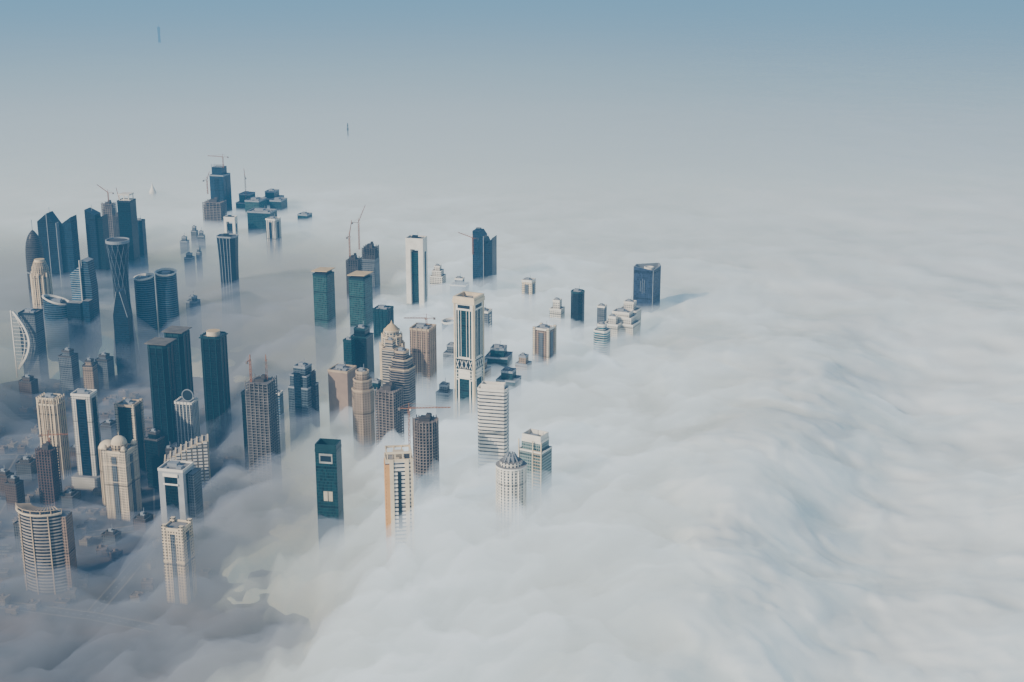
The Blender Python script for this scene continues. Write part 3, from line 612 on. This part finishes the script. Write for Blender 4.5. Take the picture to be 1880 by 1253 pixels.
def road(pts,w):
    b=B(); k=B(); p=B()
    for i in range(len(pts)-1):
        a=Vector(pts[i]);c=Vector(pts[i+1]);d=(c-a).normalized();n=Vector((-d.y,d.x))
        def strip(B_,o,hw,z0,mi=0):
            q=[a+n*(o-hw),c+n*(o-hw),c+n*(o+hw),a+n*(o+hw)]; B_.face([(x.x,x.y,z0) for x in q],[(0,0)]*4,mi)
        strip(b,0,w/2,.01)
        for sg in(-1,1):
            q=[a+n*sg*(w/2),c+n*sg*(w/2),c+n*sg*(w/2+2.5),a+n*sg*(w/2+2.5)]
            k.face([(x.x,x.y,.14) for x in q],[(0,0)]*4,0); k.face([(q[0].x,q[0].y,0),(q[1].x,q[1].y,0),(q[1].x,q[1].y,.14),(q[0].x,q[0].y,.14)],[(0,0)]*4,0)
        L=(c-a).length; x=0
        while x<L-4:
            m_=a+d*x; e_=a+d*(x+3.5); q=[m_-n*.2,e_-n*.2,e_+n*.2,m_+n*.2]; p.face([(v.x,v.y,.018) for v in q],[(0,0)]*4,0); x+=9
    for nm,bb,mt in(("road",b,ASPH),("pavement",k,KERB),("road_marking",p,PAINT)):
        o=part(None,nm,bb,mt); o["kind"]="structure"
road([(-900,1640),(-700,1700),(-560,1690),(-440,1735),(-300,1700)],16)
road([(-720,1400),(-700,1560),(-690,1700),(-720,1950),(-760,2300)],20)
road([(-480,1480),(-470,1560),(-455,1700),(-520,1960),(-560,2300)],14)
road([(-900,1960),(-740,1975),(-520,1965),(-380,1960)],16)
road([(-860,2150),(-740,2160),(-540,2165)],12)
road([(-740,1480),(-600,1500),(-480,1470),(-400,1440)],14)
occ=[(o.location.x,o.location.y) for o in bpy.data.objects if o.type=='EMPTY']
lows=[]
for i in range(2500):
    x=random.uniform(-900,-370); y=random.uniform(1460,2300)
    if any(abs(x-a)<24 and abs(y-b)<27 for a,b in occ): continue
    if any(abs(x-a)<16 and abs(y-b)<16 for a,b in lows): continue
    if any(abs(x-xx)<16 for xx in(-705,-472)) and y<1750: continue
    lows.append((x,y))
    if len(lows)>=240: break
tmpl=[]; hc=[(.22,.17,.12),(.14,.10,.075),(.18,.155,.13),(.10,.08,.065),(.30,.25,.19)]
for v in range(5):
    e=thing("flat_roof_house","small flat-roofed house on dusty city block","house",*lows[v],random.choice((-12,5,78)),0,"low houses between the towers")
    h=random.uniform(4,10); a,c=random.uniform(10,16),random.uniform(8,14)
    part(e,"wall",B().box(0,0,a,c,0,h).box(a*.35,-c*.5,a*.5,c*.4,0,h*.55),[fac("house%d"%v,hc[v],(.02,.02,.025),3.3,3,.5,.4),plain("house_roof%d"%v,tuple(x*.8 for x in hc[v]))])
    part(e,"parapet",B().wall(rect(a+.3,c+.3),.6,h-.3,h+.9),CONC); part(e,"roof_stair_room",B().box(-a*.2,c*.2,3,3,h,h+2.6),CONC)
    tmpl.append(e)
def clone(e,x,y,rot):
    n=e.copy(); LINK(n); n.location=(x,y,0); n.rotation_euler=(0,0,math.radians(rot))
    for c in e.children:
        k=c.copy(); k.parent=n; LINK(k)
for i,(x,y) in enumerate(lows[5:]): clone(tmpl[i%5],x,y,random.choice((-12,5,78,168,95)))
e=thing("parked_car","small pale parked car beside dusty street","car",-690,1610,84,0,"cars parked around the towers")
b=B(); b.loft([[(-2.2,-.9,.25),(2.2,-.9,.25),(2.2,.9,.25),(-2.2,.9,.25)],[(-2.2,-.9,.8),(2.2,-.9,.72),(2.2,.9,.72),(-2.2,.9,.8)],[(-2.0,-.8,.95),(2.0,-.8,.85),(2.0,.8,.85),(-2.0,.8,.95)]],0,0)
part(e,"body",b,plain("car_paint",(.6,.6,.6),.4)); part(e,"cabin",B().prism([(-1.5,-.75),(.9,-.75),(.9,.75),(-1.5,.75)],.94,1.45,0,0,.8),DARK)
b=B()
for px in(-1.4,1.4):
    for py in(-.88,.88): b.box(px,py,.62,.2,0,.6)
part(e,"wheel",b,DARK)
for i in range(70):
    if i<36: clone(e,-708+3*(i%2)*8-.0,1420+i*7.5,85)
    else: clone(e,-660+(i%9)*3.2,1600+(i//9)*9,90+random.uniform(-3,3))
# ================================================================ fog objects
m=plain("fog_surface_glow",(.95,.955,.96),1,.02,.004); bb=m.node_tree.nodes["Principled BSDF"]; bb.inputs["Specular IOR Level"].default_value=0
bb.inputs["Emission Color"].default_value=(.45,.85,1,1); bb.inputs["Emission Strength"].default_value=.21  # cool glow added to the deck in place of light scattered inside fog
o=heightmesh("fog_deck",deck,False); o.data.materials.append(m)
o=heightmesh("fog_mist",top,True); o.data.materials.append(volmat("mist",.015,(.58,.65,.84),0,0,(.7,.85,1)))
o=heightmesh("fog_veil",veil,True); o.data.materials.append(volmat("veil",.015,(.97,.98,1),0,.015*.72,(.82,.98,1.08)))  # veil emits its own pale glow, standing in for multiple scattering
def hazebox(nm,x0,x1,y0,y1,z0,z1,mat):
    me=bpy.data.meshes.new(nm); bm=bmesh.new(); bmesh.ops.create_cube(bm,size=1)
    for v in bm.verts: v.co=((x0+x1)/2+v.co.x*(x1-x0),(y0+y1)/2+v.co.y*(y1-y0),(z0+z1)/2+v.co.z*(z1-z0))
    bm.to_mesh(me); bm.free(); me.materials.append(mat); o=bpy.data.objects.new(nm,me); LINK(o); o["kind"]="structure"
hazebox("sky_haze",-30000,30000,-1500,38000,-300,840,volmat("glowing_haze",0,(1,1,1),7e-5,7e-5,(.13,.39,.68)))  # blue in-scattered light is put in as volume emission, with no scattering
for i,(y0,dn) in enumerate(((3650,1.7e-4),(5200,6e-5),(7000,3e-5))):
    hazebox("sky_haze_far",-29000+i*50,29000-i*50,y0,37000-i*50,-290+i,560-i*20,volmat("glowing_far_haze",0,(1,1,1),dn,dn,(.22,.44,.62)))  # added glowing layers deepen the blue of distant air by emission
